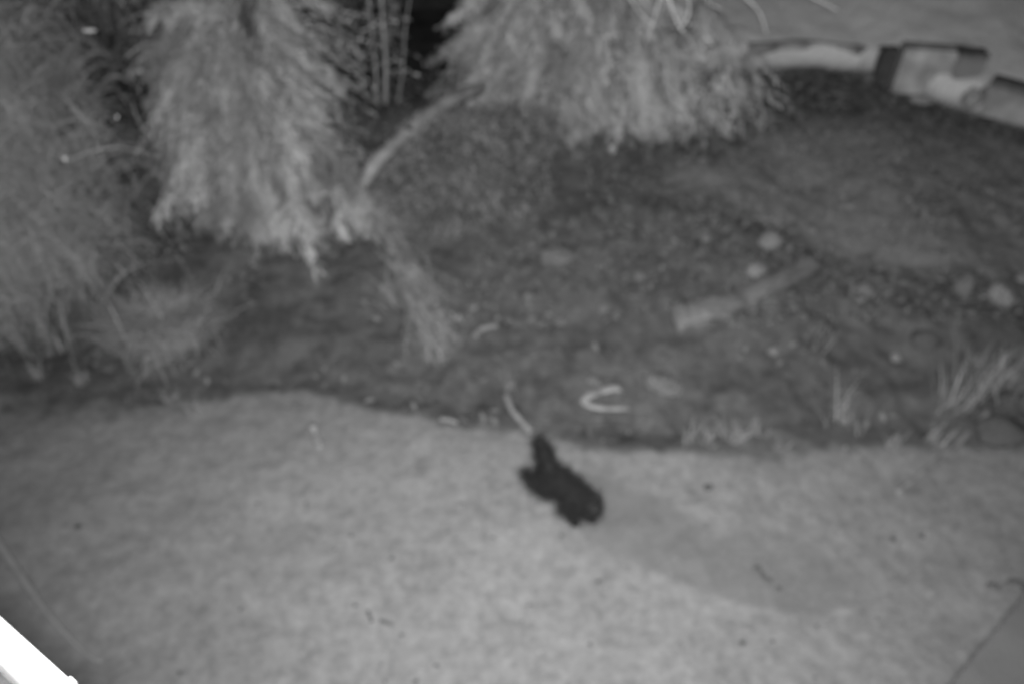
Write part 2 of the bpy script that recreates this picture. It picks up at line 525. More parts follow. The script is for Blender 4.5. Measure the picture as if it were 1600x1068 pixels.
b = scatter(2600, -3.6, 3.8, .9, 4.4, lambda x, y: (edge_s(x, y) < .12) & (rng.random(x.shape) < .12 + .88 * np.exp(-np.abs(edge_s(x, y)) * 7)))
n = len(b)
u = unit(rng.normal(size=(n, 3))); v = unit(np.cross(u, rng.normal(size=(n, 3)))); w_ = np.cross(u, v)
sz = rng.uniform(.003, .011, (n, 1)) * rng.uniform(.5, 1.3, (n, 1))
vv = np.stack([b + u * sz, b + v * sz * .8, b - u * sz, b - v * sz * .8, b + w_ * sz * .7, b - w_ * sz * .7], 1).reshape(-1, 3)
tri = np.array([[0, 1, 4], [1, 2, 4], [2, 3, 4], [3, 0, 4], [1, 0, 5], [2, 1, 5], [3, 2, 5], [0, 3, 5]])
fc = (np.arange(n)[:, None, None] * 6 + tri[None]).reshape(-1, 3)
g = link('grit', toned(np_mesh('grit', vv, fc), np.repeat(rng.random(n), 6)), 'grit')
g['kind'] = 'stuff'

# ------------------------------------------------------------------ shrubs and trees
def V(px, py, y): return np.array(at_y(px, py, y))

def stems(root, loc, tips, r, mat='bark', name='stem'):
    for tip in tips:
        a = Vector((random.uniform(-.06, .06), random.uniform(-.06, .06), -.05)); bb = Vector(tip) - Vector(loc)
        m1 = a.lerp(bb, .35) + Vector((random.uniform(-.05, .05), random.uniform(-.05, .05), .12))
        m2 = a.lerp(bb, .7) + Vector((random.uniform(-.06, .06), random.uniform(-.06, .06), .08))
        link(name, tube_mesh(name, [a, m1, m2, bb], r, r * .3, 7, .08), mat, root, True)

# A: the large bright feathery shrub left of the dark gap
la = [(V(350, 70, 5.6), (.38, .4, .42), 850), (V(372, 110, 5.5), (.38, .45, .5), 1000), (V(385, 210, 5.3), (.44, .42, .42), 1000),
      (V(345, 170, 5.4), (.28, .3, .4), 500), (V(380, 50, 5.7), (.27, .35, .4), 430), (V(420, 230, 5.2), (.34, .36, .36), 800),
      (V(445, 310, 4.95), (.32, .3, .3), 650), (V(530, 295, 5.1), (.24, .25, .2), 420), (V(455, 365, 4.8), (.2, .2, .18), 280),
      (V(572, 345, 5.0), (.13, .16, .18), 200), (V(605, 395, 4.85), (.09, .1, .18), 150), (V(628, 440, 4.7), (.05, .08, .12), 60), (V(345, 0, 5.7), (.42, .5, .4), 600), (V(350, -90, 5.9), (.36, .4, .35), 300)]
loc = at(400, 395); loc.y += .3; loc.z = float(terrain(loc.x, loc.y))
sh = thing('feathery_shrub', loc, 'tall bright feathery shrub with drooping sprays left of the dark gap', 'shrub')
p, d = lump_points(la, (.6, 1))
p, d = clumped(p, d, -.14 + .4 * sstep(.75, .3, p[:, 2] - loc.z) + .25 * sstep(-2.0, -2.6, p[:, 0]), 6)
ctr = V(370, -20, 5.7)
flow = unit((p - ctr[None]) * np.array([1.0, .5, .55]))
dd = unit(d * .35 + flow * .75 + np.array([0.0, -.12, -.3]) + rng.normal(size=d.shape) * .2)
k = rng.random(len(p)) < .35
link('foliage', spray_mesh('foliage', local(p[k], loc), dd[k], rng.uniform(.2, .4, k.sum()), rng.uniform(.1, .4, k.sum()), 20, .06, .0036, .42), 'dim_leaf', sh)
k = rng.choice(len(p), 300, replace=False)
link('plumes', plume_mesh('plumes', local(p[k] - dd[k] * .15, loc), unit(dd[k] + rng.normal(size=(300, 3)) * .22), rng.uniform(.3, .75, 300), rng.uniform(.1, .6, 300), 62, .17, .042, .0034), 'bright_leaf', sh)
# streaming sprays along the left and lower rim, and the tip trailing to the right
n = 420
q = rng.uniform(0, 1, n)
qk = [0, .2, .4, .55, .7, .85, 1]
fo = np.stack([V(px, py, 5.2 - .35 * t_) for px, py, t_ in zip(np.interp(q, qk, [285, 290, 325, 385, 450, 540, 625]) + rng.normal(0, 16, n), np.interp(q, qk, [60, 180, 260, 330, 370, 330, 400]) + rng.normal(0, 14, n), q)])
fd = unit(np.stack([np.interp(q, qk, [-.6, -.5, -.35, -.2, .05, .3, .5]) + rng.normal(0, .2, n), rng.uniform(-.5, .1, n), rng.uniform(-1, -.6, n)], 1))
link('streaming_sprays', spray_mesh('streaming_sprays', local(fo, loc), fd, rng.uniform(.15, .55, n), rng.uniform(.0, .3, n), 26, .055, .0036, .4), 'bright_leaf', sh)
n = 230
q = rng.uniform(0, 1, n) ** 1.2
fo = np.array([np.array(at(x, y)) + np.array([0, -.02, h]) for x, y, h in zip(np.interp(q, [0, .4, 1], [572, 625, 680]) + rng.normal(0, 15, n), np.interp(q, [0, .4, 1], [325, 430, 525]) + rng.normal(0, 12, n), .2 - .17 * q)])
fd = unit(np.stack([rng.normal(.45, .25, n), rng.uniform(-.9, -.3, n), rng.uniform(-.35, .1, n)], 1))
link('trailing_sprays', spray_mesh('trailing_sprays', local(fo, loc), fd, rng.uniform(.12, .34, n), rng.uniform(.0, .25, n), 20, .04, .0028, .4), 'trail_leaf', sh)
# long single sprays that fray the edge against the dark gap
n = 95
q = rng.uniform(0, 1, n)
fo = np.stack([V(px, py, 5.35) for px, py in zip(np.interp(q, [0, .35, .7, 1], [462, 440, 452, 535]) + rng.normal(0, 10, n), np.interp(q, [0, .35, .7, 1], [10, 110, 190, 262]) + rng.normal(0, 8, n))])
fd = unit(np.stack([rng.uniform(.7, 1.1, n), rng.uniform(-.5, .3, n), rng.uniform(-.75, .15, n)], 1))
link('frayed_sprays', spray_mesh('frayed_sprays', local(fo, loc), fd, rng.uniform(.3, .62, n), rng.uniform(.05, .3, n), 30, .045, .004, .45), 'bright_leaf', sh)
stems(sh, loc, [V(330, 90, 5.6), V(420, 60, 5.6), V(470, 90, 5.6), V(450, 250, 5.2), V(380, 190, 5.4), V(540, 290, 5.15)], .035)

# B: the wide bright bush hanging in from the top
lb = [(V(830, 20, 6.6), (.34, .5, .42), 800), (V(850, 30, 6.4), (.5, .5, .55), 1100), (V(930, 40, 6.4), (.6, .5, .6), 1300), (V(1030, 40, 6.5), (.5, .5, .5), 950),
      (V(790, 90, 6.4), (.24, .35, .24), 380), (V(785, 132, 5.8), (.18, .2, .1), 170), (V(850, 110, 6.2), (.4, .4, .28), 600), (V(950, 110, 6.2), (.42, .4, .3), 650), (V(1060, 95, 6.3), (.36, .4, .26), 480),
      (V(885, 150, 6.1), (.2, .25, .16), 200), (V(975, 155, 6.1), (.16, .25, .18), 180), (V(1110, 110, 6.4), (.25, .3, .25), 200), (V(1110, 60, 6.6), (.3, .3, .35), 240),
      (V(930, -80, 6.8), (1.0, .6, .5), 1100)]
loc = at(900, 150); loc.y += .5; loc.z = float(terrain(loc.x, loc.y))
sh = thing('hanging_bush', loc, 'wide bright bush hanging over the bank at the top, bare white twigs on its right', 'bush')
p, d = lump_points(lb, (.6, 1))
p, d = clumped(p, d, -.14 + .5 * sstep(.9, 1.6, p[:, 0]) + .3 * sstep(.75, .4, p[:, 2] - loc.z), 6)
ctr = V(900, -120, 6.8)
flow = unit((p - ctr[None]) * np.array([.8, .5, .6]))
dd = unit(d * .35 + flow * .6 + np.array([0.0, -.12, -.3]) + rng.normal(size=d.shape) * .28)
k = rng.random(len(p)) < .3
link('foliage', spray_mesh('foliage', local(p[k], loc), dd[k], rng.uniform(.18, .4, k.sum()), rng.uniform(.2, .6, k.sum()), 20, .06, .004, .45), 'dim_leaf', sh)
k = rng.choice(len(p), 360, replace=False)
link('plumes', plume_mesh('plumes', local(p[k] - dd[k] * .15, loc), unit(dd[k] + rng.normal(size=(360, 3)) * .32), rng.uniform(.3, .8, 360), rng.uniform(.2, .7, 360), 62, .17, .042, .0036), 'hang_leaf', sh)
n = 420                                  # loose tips hanging from the lower rim
q = rng.uniform(0, 1, n)
fo = np.stack([V(px, py, 6.0) for px, py in zip(820 + 350 * q, np.interp(q, [0, .2, .45, .7, 1], [145, 160, 170, 140, 95]) + rng.normal(0, 26, n))])
fd = unit(np.stack([rng.normal(.1, .5, n), rng.uniform(-.5, .2, n), rng.uniform(-1, -.2, n)], 1))
link('hanging_tips', spray_mesh('hanging_tips', local(fo, loc), fd, rng.uniform(.15, .65, n), rng.uniform(.1, .4, n), 28, .05, .004, .5), 'hang_leaf', sh)
stems(sh, loc, [V(720, 60, 6.6), V(820, 40, 6.5), V(930, 60, 6.5), V(1040, 60, 6.5), V(1110, 80, 6.5), V(880, -60, 6.8)], .045)
TW = [[(975, -20), (990, 8), (1002, 22), (1022, 36)], [(1045, -20), (1050, 12), (1058, 36), (1076, 58), (1092, 92)],
      [(1078, -15), (1074, 14), (1062, 34), (1050, 48)], [(1082, 84), (1094, 86), (1106, 82)], [(1098, 52), (1110, 66), (1108, 76), (1098, 86)],
      [(1090, -15), (1110, 8), (1132, 20)], [(1150, -10), (1172, 4), (1187, 20), (1190, 44)], [(1240, -14), (1270, -2), (1300, 10)], [(1040, -10), (1020, 30), (1005, 60)],
      [(1054, 30), (1072, 32)]]
for i, t in enumerate(TW):
    r0 = .0085 if i == 1 else .0065
    pts = [Vector(V(x, y, 5.35)) - loc + Vector((0, .12 * math.sin(k * 1.7 + i), 0)) for k, (x, y) in enumerate(t)]
    link('bare_twig', tube_mesh('bare_twig', pts, r0, r0 * .45, 5), 'twig', sh, True)

# C: the dark arching shrub that fills the left edge
loc = at(-60, 480)
sh = thing('arching_shrub', loc, 'dim grey shrub with long arching leaves filling the left edge', 'shrub')
n = 15000
tier = rng.uniform(.0, 1, n)
base = np.array(loc)[None] + np.stack([rng.normal(-.05, .42, n), rng.normal(.35, .45, n), tier * 1.75], 1)
ang = rng.uniform(0, 2 * math.pi, n)
d = unit(np.stack([np.cos(ang) * .7, np.sin(ang) * .7, rng.uniform(.3, 1.2, n)], 1))
link('foliage', blade_mesh('foliage', local(base, loc), d, rng.uniform(.4, 1.0, n), rng.uniform(.8, 1.35, n), .0042, 8), 'left_leaf', sh)
stems(sh, loc, [base[i] for i in (3, 11, 25, 40)], .04, 'dark_bark')

# D: the low rounded grass clump at the foot of it
loc = at(245, 535)
sh = thing('grass_clump', loc, 'low rounded clump of arching grass on the dark soil at left', 'grass clump')
n = 2600
base = np.array(loc)[None] + np.stack([rng.normal(0, .12, n), rng.normal(0.1, .1, n), rng.uniform(-.02, .05, n)], 1)
ang = rng.uniform(0, 2 * math.pi, n)
d = unit(np.stack([np.cos(ang) * .6, np.sin(ang) * .6, rng.uniform(.5, 1.3, n)], 1))
link('blades', blade_mesh('blades', local(base, loc), d, rng.uniform(.3, .62, n), rng.uniform(.5, 1.0, n), .006, 7), 'clump_leaf', sh)

# E: dark hedge behind on the left
loc = Vector((-3.4, 7.6, 0)); loc.z = float(terrain(loc.x, loc.y))
sh = thing('dark_hedge', loc, 'dark hedge in the shadows behind the bright feathery shrub', 'hedge')
le = [((-5.6 + i * .55, 7.6 + .2 * math.sin(i * 2.1), loc.z + .7 + .12 * math.sin(i)), (.55, .5, .85), 420) for i in range(8)]
p, d = lump_points(le, (.7, 1))
link('foliage', spray_mesh('foliage', local(p, loc), unit(d + rng.normal(size=d.shape) * .4), .2 * np.ones(len(p)), .4 * np.ones(len(p)), 8, .07, .018, .8), 'hedge_leaf', sh)
stems(sh, loc, [Vector((-5.4 + .55 * i, 7.6, loc.z + 1.0)) for i in range(0, 8, 2)], .04, 'dark_bark')

# F: the dense dark rounded shrub at centre
loc = at(700, 355)
lf = [(V(700, 250, 5.25), (.42, .4, .36), 1500), (V(640, 290, 5.1), (.26, .3, .3), 800), (V(770, 230, 5.35), (.36, .36, .3), 1100), (V(700, 320, 5.0), (.4, .3, .25), 900), (V(800, 300, 5.2), (.3, .3, .25), 600), (V(820, 205, 5.5), (.25, .3, .2), 400)]
sh = thing('rounded_shrub', loc, 'dense dark dome shaped shrub in front of the curved pale log', 'shrub')
p, d = lump_points(lf, (.75, 1))
link('foliage', spray_mesh('foliage', local(p, loc), unit(d * .7 + rng.normal(size=d.shape) * .4), rng.uniform(.04, .09, len(p)), .3 * np.ones(len(p)), 7, .028, .008, .9), 'dark_leaf', sh)
stems(sh, loc, [V(700, 230, 5.25), V(640, 280, 5.1), V(770, 220, 5.35), V(800, 290, 5.2)], .025, 'dark_bark')

# the thin stemmed tree in the dark gap
loc = at(600, 205); loc.y += .5; loc.z = float(terrain(loc.x, loc.y))
Y = loc.y
tr = thing('thin_tree', loc, 'slender tree of bare upright stems standing in the dark gap', 'tree')
for pts, r in (([(590, 225), (588, 120), (580, 40), (572, -60)], .013), ([(600, 225), (603, 110), (598, 30), (592, -60)], .02), ([(612, 225), (628, 120), (634, 40), (650, -60)], .009)):
    link('trunk', tube_mesh('trunk', [Vector(V(x, y, Y)) - loc for x, y in pts], r, r * .6, 7, .06), 'bark', tr, True)
org = []; dirs = []
for k in range(14):
    px = random.choice((580, 600, 630)) + random.uniform(-6, 6); py = random.uniform(-60, 190)
    org.append(V(px, py, Y + random.uniform(-.2, .3))); s = random.choice((-1, 1)); dirs.append((s * .8, random.uniform(-.4, .4), random.uniform(-.1, .5)))
link('foliage', spray_mesh('foliage', local(np.array(org), loc), unit(np.array(dirs)), rng.uniform(.15, .4, 14), .5 * np.ones(14), 12, .07, .009, .6), 'hang_leaf', tr)

# the curved pale log between shrub and gap
pts = [at(588, 262)]
lg = thing('curved_log', pts[0], 'curved pale log arching up behind the dark dome shaped shrub', 'log')
lp = [Vector(V(x, y, yy)) - pts[0] for x, y, yy in ((566, 292, 4.9), (592, 250, 5.0), (642, 203, 5.2), (694, 164, 5.45), (738, 143, 5.75), (765, 134, 6.1))]
link('log', tube_mesh('log', lp, .052, .05, 12, .13), 'pale_branch', lg, True)
link('knot', tube_mesh('knot', [lp[2] + Vector((0, -.03, .02)), lp[2] + Vector((-.01, -.08, .05)), lp[2] + Vector((-.01, -.1, .07))], .022, .014, 7, .1), 'dark_bark', lg, True)

# ------------------------------------------------------------------ weeds
def tuft(px, py, hpx, n, label, group, wide=.6, w=.003, mat='weed'):
    p = at(px, py); k = mpp(p); h = hpx * k * 1.25
    base = np.stack([rng.normal(0, h * .12, n), rng.normal(0, h * .12, n), np.full(n, -.01)], 1)
    ang = rng.uniform(0, 2 * math.pi, n); r = rng.uniform(.1, wide, n)
    d = unit(np.stack([np.cos(ang) * r, np.sin(ang) * r, np.ones(n)], 1))
    o = link('weed', blade_mesh('weed', base, d, h * rng.uniform(.6, 1.15, n), rng.uniform(.05, .45, n), w, 6), mat)
    o.location = p
    return tag(o, label, 'weed', group)

for px, py, h, nb, lab in ((1078, 688, 46, 26, 'thin pale weed left end of the row along the bank foot'), (1108, 692, 34, 24, 'short pale weed second from left along the bank foot'),
        (1138, 690, 52, 34, 'bushy pale weed in the middle of the row along the bank foot'), (1162, 684, 46, 26, 'leaning pale weed just right of the bushy one'),
        (1188, 680, 40, 22, 'sparse pale weed right end of the bank foot row'), (1222, 700, 26, 18, 'tiny pale weed alone where bank meets open ground')):
    tuft(px, py, h, nb, lab, 'weeds along the foot of the bank', .75)
for px, py, h, nb, lab in ((1290, 655, 90, 16, 'tall forked weed stem on the dark bank'), (1330, 668, 60, 18, 'thin weed just right of the tall forked stem'),
        (1490, 640, 100, 46, 'tall grassy weed left of the dark hollow at right'), (1535, 610, 90, 44, 'grassy weed below the pale round stone at right'),
        (1580, 605, 90, 44, 'grassy weed at the right edge of the bank'), (1455, 690, 44, 26, 'low weed beside the long pale stick'), (1395, 700, 36, 24, 'small weed near the top of the long stick'),
        (1270, 540, 60, 18, 'thin weed under the pale log on the bank')):
    tuft(px, py, h, nb, lab, 'weeds on the right of the bank', .5, .0035)
for px, py, h, nb, lab in ((60, 590, 40, 30, 'dim weed nearest the left edge'), (130, 600, 34, 24, 'dim weed beside the short pale leaf'), (270, 625, 40, 26, 'weed in front of the grass clump'),
        (310, 640, 34, 20, 'small weed lower right of the grass clump'), (685, 560, 90, 40, 'tall wispy weed below the drooping shrub tip'), (640, 480, 100, 40, 'wispy weed under the tip of the bright shrub'),
        (795, 610, 40, 22, 'weed at the head of the pale stick')):
    tuft(px, py, h, nb, lab, 'weeds on the left of the bank', .6)

# ------------------------------------------------------------------ stones on the bank
G = 'stones scattered on the bank'
for a in ((1202, 366, 42, 32, 'pale_stone', 'pale boulder at the top end of the pale log'),
          (1103, 368, 15, 14, 'pale_stone', 'small white stone left of the pale boulder'),
          (1052, 381, 13, 13, 'stone', 'small grey stone furthest left above the pale log'),
          (1183, 415, 30, 28, 'pale_stone', 'pale stone touching the upper side of the log'),
          (1562, 448, 40, 50, 'pale_stone', 'large round pale stone near the right edge'),
          (1503, 432, 30, 54, 'stone', 'tall grey stone left of the round pale stone'),
          (1350, 442, 36, 34, 'stone', 'grey stone alone in the middle of the right bank'),
          (1400, 553, 18, 16, 'pale_stone', 'small pale stone low on the right bank'),
          (1210, 543, 20, 13, 'pale_stone', 'flat pale stone below the log'),
          (1158, 555, 14, 10, 'stone', 'small flat stone left of the other one below the log'),
          (1582, 576, 16, 28, 'pale_stone', 'upright pale stone among weeds at the right edge'),
          (1526, 556, 20, 18, 'stone', 'grey stone among the weeds at right'),
          (1597, 430, 20, 24, 'pale_stone', 'pale stone cut by the right edge'),
          (872, 388, 54, 36, 'stone', 'broad grey stone right of the dark dome shrub'),
          (945, 475, 24, 18, 'stone', 'grey stone in the middle of the bank'),
          (878, 497, 26, 16, 'stone', 'flat grey stone near the little dark hole'),
          (1040, 590, 60, 26, 'stone', 'low flat grey stone at the bank foot'),
          (930, 590, 30, 20, 'stone', 'grey stone above the bent pale strip'),
          (1000, 425, 26, 20, 'stone', 'dull stone between the broad stone and the log'),
          (1320, 305, 14, 10, 'pale_stone', 'tiny pale stone on the upper grass'),
          (1385, 305, 12, 9, 'pale_stone', 'tiny pale stone further right on the upper grass'),
          (1325, 375, 14, 10, 'pale_stone', 'small pale stone right of the pale boulder')):
    stone(*a, group=G)
stone(1562, 662, 80, 46, 'dark_stone', 'dark lump put in for the hollow at the right edge above the long stick', sink=.2)  # stone shape standing in for a dark burrow hole
stone(1450, 520, 46, 40, 'dark_stone', 'dark rock on the right of the bank', sink=.45)
stone(786, 507, 22, 13, 'clod', 'black lump put in for the hole beside the little curved stick', name='clod', cat='clod')  # flattened clod standing in for a small black hole
stone(1590, 908, 34, 18, 'stone', 'dull rock beside the grey storage box', sink=.5)
stone(1552, 912, 22, 11, 'stone', 'smaller dull rock left of the one by the storage box', sink=.5)
stone(1107, 757, 14, 13, 'dark_stone', 'dark stone alone on the pale ground right of the cat', sink=.2)

# ------------------------------------------------------------------ wood lying about
def wood(name, pts, r0, r1, mat, label, cat, lift=.6, seg=8, flat=1.0, wob=.08):
    P = [at(*q) for q in pts]; o0 = P[0].copy()
    k = mpp(P[0]); L = [p - o0 + Vector((0, 0, r0 * k * lift)) for p in P]
    o = link(name, tube_mesh(name, L, r0 * k, r1 * k, seg, wob, flat), mat, None, True)
    o.location = o0
    return tag(o, label, cat)

wood('log', [(1052, 498), (1075, 494), (1115, 483), (1155, 468), (1200, 446), (1240, 428), (1268, 408)], 29, 20, 'pale_wood', 'thick pale weathered log half sunk across the bank', 'log', 0.0, 14, .66, .26)
wood('stick', [(790, 618), (802, 645), (830, 676)], 5, 4, 'pale_stick', 'short pale stick pointing at the cat tail', 'stick')
wood('stick', [(742, 528), (752, 518), (766, 513), (778, 512)], 5, 4, 'pale_stick', 'little curved pale stick next to the black lump', 'stick')
wood('stick', [(1400, 772), (1450, 732), (1500, 690), (1546, 640)], 5, 4, 'pale_stick', 'long thin pale stick lying diagonally at right', 'stick')
wood('stick', [(688, 656), (700, 657), (714, 661)], 4, 3, 'pale_stick', 'tiny pale stick on the edge of the dark bank', 'stick')
wood('stick', [(905, 656), (950, 654), (1010, 658)], 4, 3, 'dark_bark', 'thin dark stick lying under the bent pale strip', 'stick')
wood('stick', [(1180, 884), (1194, 902), (1220, 922)], 9, 6, 'clod', 'short flat dark streak on the darker strip of ground', 'stick', -.1, 8, .35, .3)  # flattened tube for a soft dark smear on the ground
wood('stick', [(575, 955), (582, 972)], 3, 2.5, 'clod', 'very short dark stick left of the other one on pale ground', 'stick', .4)
wood('stick', [(594, 970), (614, 976)], 3.5, 2.5, 'clod', 'very short dark stick lying flat on pale ground', 'stick', .4)
wood('stick', [(540, 735), (570, 733)], 3, 2, 'pale_stick', 'faint pale stick on the open ground at left', 'stick')
wood('grey_line', [(-40, 790), (20, 880), (60, 938), (100, 988), (140, 1026), (160, 1036)], 6, 1.5, 'grey_line', 'thin grey line lying on the ground beside the white gutter', 'grey_line', .8, 8, 1.0, 0.0)  # thin tube laid along a faint pale line on the ground

# bent pale strip: a V of split wood
P = [at(966, 614), at(936, 619), at(911, 631), at(936, 640), at(984, 643)]
o0 = P[2].copy(); k = mpp(o0)
o = link('bent_strip', tube_mesh('bent_strip', [p - o0 + Vector((0, 0, z)) for p, z in zip(P, (.05, .045, .03, .02, .03))], 9 * k, 4 * k, 8, .16, .4), 'dull_pale', None, True)
o.location = o0; tag(o, 'pale strip of wood bent in a V at the foot of the bank', 'wood strip')

# pale upright peg on the open ground
p = at(500, 696); k = mpp(p)
o = link('peg', tube_mesh('peg', [(0, 0, -.02), (-.008, 0, .04), (-.014, 0, 40 * k * 1.1)], 6.5 * k, 5 * k, 8, .1), 'dull_pale', None, True)
o.location = p; tag(o, 'small pale peg standing up from the open ground at left', 'peg')

# three pale leaves caught in the dim shrub and one on the soil
def leaf(px, py, y, w, h, label, p=None):
    p = p or Vector(V(px, py, y)); k = mpp(p)
    bm = bmesh.new(); ring = []
    for i in range(10):
        a = 2 * math.pi * i / 10
        ring.append(bm.verts.new((math.cos(a) * w * k / 2, 0, math.sin(a) * h * k / 2)))
    f = bm.faces.new(ring)
    ex = bmesh.ops.extrude_face_region(bm, geom=[f])
    for v_ in [g_ for g_ in ex['geom'] if isinstance(g_, bmesh.types.BMVert)]: v_.co.y += .002
    o = link('pale_leaf', bm_mesh('pale_leaf', bm), 'block'); o.location = p; o.rotation_euler = (-.5, 0, 0)
    return tag(o, label, 'leaf')
leaf(101, 248, 3.1, 7, 7, 'round white fleck of leaf on the dim left shrub')
leaf(183, 183, 3.3, 4, 6, 'tiniest white fleck of leaf on the dim left shrub')
leaf(140, 48, 3.6, 22, 5, 'long pale leaf high up on the dim left shrub')

# ------------------------------------------------------------------ small specks on the open ground
for px, py, s in ((478, 785, 9), (612, 870, 11), (555, 943, 9), (628, 990, 9), (878, 834, 8), (935, 906, 9), (922, 1004, 10), (683, 1038, 12), (282, 1048, 9),
                  (525, 857, 8), (122, 820, 14), (1160, 1002, 12), (1206, 1000, 10), (376, 950, 9), (549, 835, 8), (770, 838, 7), (700, 829, 8), (650, 1062, 9), (602, 1062, 8),
                  (402, 785, 7), (1276, 976, 9), (1395, 840, 12), (1440, 835, 12), (290, 930, 7), (500, 835, 6)):
    stone(px, py, s * .75, s * .55, 'clod', 'small dark clod of earth on the pale open ground', 'clod', 'clod', 'dark clods on the open ground', .2)
for px, py, s in ((718, 787, 16), (832, 924, 9), (828, 946, 14), (228, 860, 12), (1170, 982, 14), (1291, 977, 12), (1313, 825, 11), (1116, 797, 12), (755, 768, 9), (645, 930, 10),
                  (730, 885, 9), (985, 970, 10), (1385, 930, 12), (1370, 965, 14), (1345, 930, 10), (940, 880, 8), (1330, 757, 12), (1410, 770, 10), (185, 840, 7), (300, 810, 8), (1065, 1012, 10)):
    stone(px, py, s, s * .6, 'pale_stone', 'small pale pebble half sunk in the open ground', 'pebble', 'pebble', 'pale pebbles on the open ground', .35)

# ------------------------------------------------------------------ the low wall and what stands along it
def wall_piece(name, pxs, hpx, thick, mat, cap, label, cat, lift=0.0):
    P = [at_base(*q) for q in pxs]; o0 = P[0].copy()
    root = thing(name, o0, label, cat)
    def run(nm, z0, z1, t0, t1, mt):
        bm = bmesh.new(); rings = []
        for i, p in enumerate(P):
            tan = (P[min(i + 1, len(P) - 1)] - P[max(i - 1, 0)]); tan.z = 0; tan.normalize()
            nrm = Vector((-tan.y, tan.x, 0)); q = p - o0
            rings.append([bm.verts.new(q + nrm * a + Vector((0, 0, z))) for a, z in ((t0, z0), (t1, z0), (t1, z1), (t0, z1))])
        for a, b_ in zip(rings, rings[1:]):
            for k in range(4): bm.faces.new((a[k], a[(k + 1) % 4], b_[(k + 1) % 4], b_[k]))
        bm.faces.new(rings[0]); bm.faces.new(rings[-1])
        bmesh.ops.bevel(bm, geom=[e for e in bm.edges if e.calc_face_angle(0) > .6], offset=.008, segments=2, affect='EDGES')
        return link(nm, bm_mesh(nm, bm), mt, root)
    h = hpx * mpp(P[len(P) // 2]) * 1.05
    run('wall_face', -.15 + lift, h, 0, thick, mat)
    if cap: run('coping', h + .002, h + .05, -.03, thick + .03, cap)
    return root
wall_piece('low_wall', [(1165, 106), (1215, 103), (1270, 101), (1345, 110)], 32, .16, 'render', None, 'low pale rendered wall behind the upper grass', 'wall')
wall_piece('kerb_beam', [(1528, 180), (1570, 192), (1610, 202), (1680, 222)], 46, .14, 'render', 'coping', 'long pale beam edging the terrace at the top right corner', 'kerb')

def block(name, px, py, wpx, hpx, depth, mat, label, cat, dz=0, rz=0.0, wear=0.0, taper=1.0, cap=None):
    p = at_base(px, py); k = mpp(p)
    w, h = wpx * k, hpx * k * 1.08
    root = thing(name, p + Vector((0, 0, dz)), label, cat, rz=rz)
    link('body', box_mesh('body', w, depth, h + .04, .02, wear, taper), mat, root).location = (0, depth / 2, -.04)
    if cap:
        link('cap', box_mesh('cap', w * 1.06, depth * 1.05, .03, .008), cap, root).location = (0, depth / 2, h + .002)
    return root
block('post', 1380, 133, 26, 44, .14, 'dark_post', 'short dark post between the low wall and the big pale block', 'post', cap='dark_post')
block('concrete_block', 1446, 150, 100, 62, .3, 'block', 'big bright block beside the dark post', 'block', rz=-.25, taper=.96)
block('crate', 1496, 160, 40, 62, .24, 'grey_box', 'grey upright crate right of the big bright block', 'crate', rz=-.3, cap='coping')
stone(1440, 155, 34, 16, 'block', 'flat white stone at the foot of the big bright block', sink=.15)
stone(1516, 150, 28, 36, 'block', 'upright white stone leaning on the grey crate', sink=.1)
stone(1541, 142, 18, 30, 'pale_stone', 'narrow pale stone beside the end of the beam', sink=.1)
stone(1355, 118, 20, 22, 'stone', 'dull stone left of the dark post', sink=.2)

# ------------------------------------------------------------------ white gutter close under the camera
def gutter():
    z = 2.05
    a = at_z(0, 1003, z); b_ = at_z(70, 1068, z)
    dirn = (b_ - a); dirn.z = 0; dirn.normalize()
    side = Vector((-dirn.y, dirn.x, 0))           # towards the garden
    if side.y < 0: side = -side
    k = mpp(a)
    root = thing('gutter', a, 'overexposed white gutter running across the bottom left corner', 'gutter')
    L0, L1 = -1.2, 1.2
    w = 40 * k
    prof = [(w * .52, 0.02), (w * .52, -.075), (-w * 1.9, -.075), (-w * 1.9, .02), (-w * 1.12, .02), (-w * 1.12, -.06), (-w * .5, -.06), (-w * .5, .0), (-w * .42, .016), (0, .008), (w * .42, .02)]
    bm = bmesh.new(); rings = []
    for s in (L0, L1):
        rings.append([bm.verts.new(dirn * s + side * u + Vector((0, 0, v))) for u, v in prof])
    n = len(prof)
    for i in range(n): bm.faces.new((rings[0][i], rings[0][(i + 1) % n], rings[1][(i + 1) % n], rings[1][i]))
    bm.faces.new(rings[0]); bm.faces.new(rings[1][::-1])
    bmesh.ops.bevel(bm, geom=[e for e in bm.edges if len(e.link_faces) == 2 and e.calc_face_angle(0) > .5], offset=.003, segments=2, affect='EDGES')
    link('channel', bm_mesh('channel', bm), 'white_paint', root)
    bm = bmesh.new(); rows = []
    for i in range(61):
        q = dirn * (L0 + .01 + (L1 - L0 - .02) * i / 60)
        rows.append([bm.verts.new(q + side * (-w * .5 - w * .62 * j / 5 + (.002 if j == 5 else -.002 if j == 0 else 0)) + Vector((0, 0, -.03 + random.uniform(-.006, .006)))) for j in range(6)])
    for A_, B_ in zip(rows, rows[1:]):
        for j in range(5): bm.faces.new((A_[j], A_[j + 1], B_[j + 1], B_[j]))
    link('trough_shade', bm_mesh('trough_shade', bm), 'eye', root)  # dark sheet added so the trough does not overexpose
    c = at_z(104, 1072, z) - a
    me = box_mesh('clip', .018, .02, .02, .005)
    o = link('clip', me, 'white_paint', root); o.location = c + Vector((0, 0, -.01)); o.rotation_euler = (0, 0, math.atan2(dirn.y, dirn.x))
gutter()

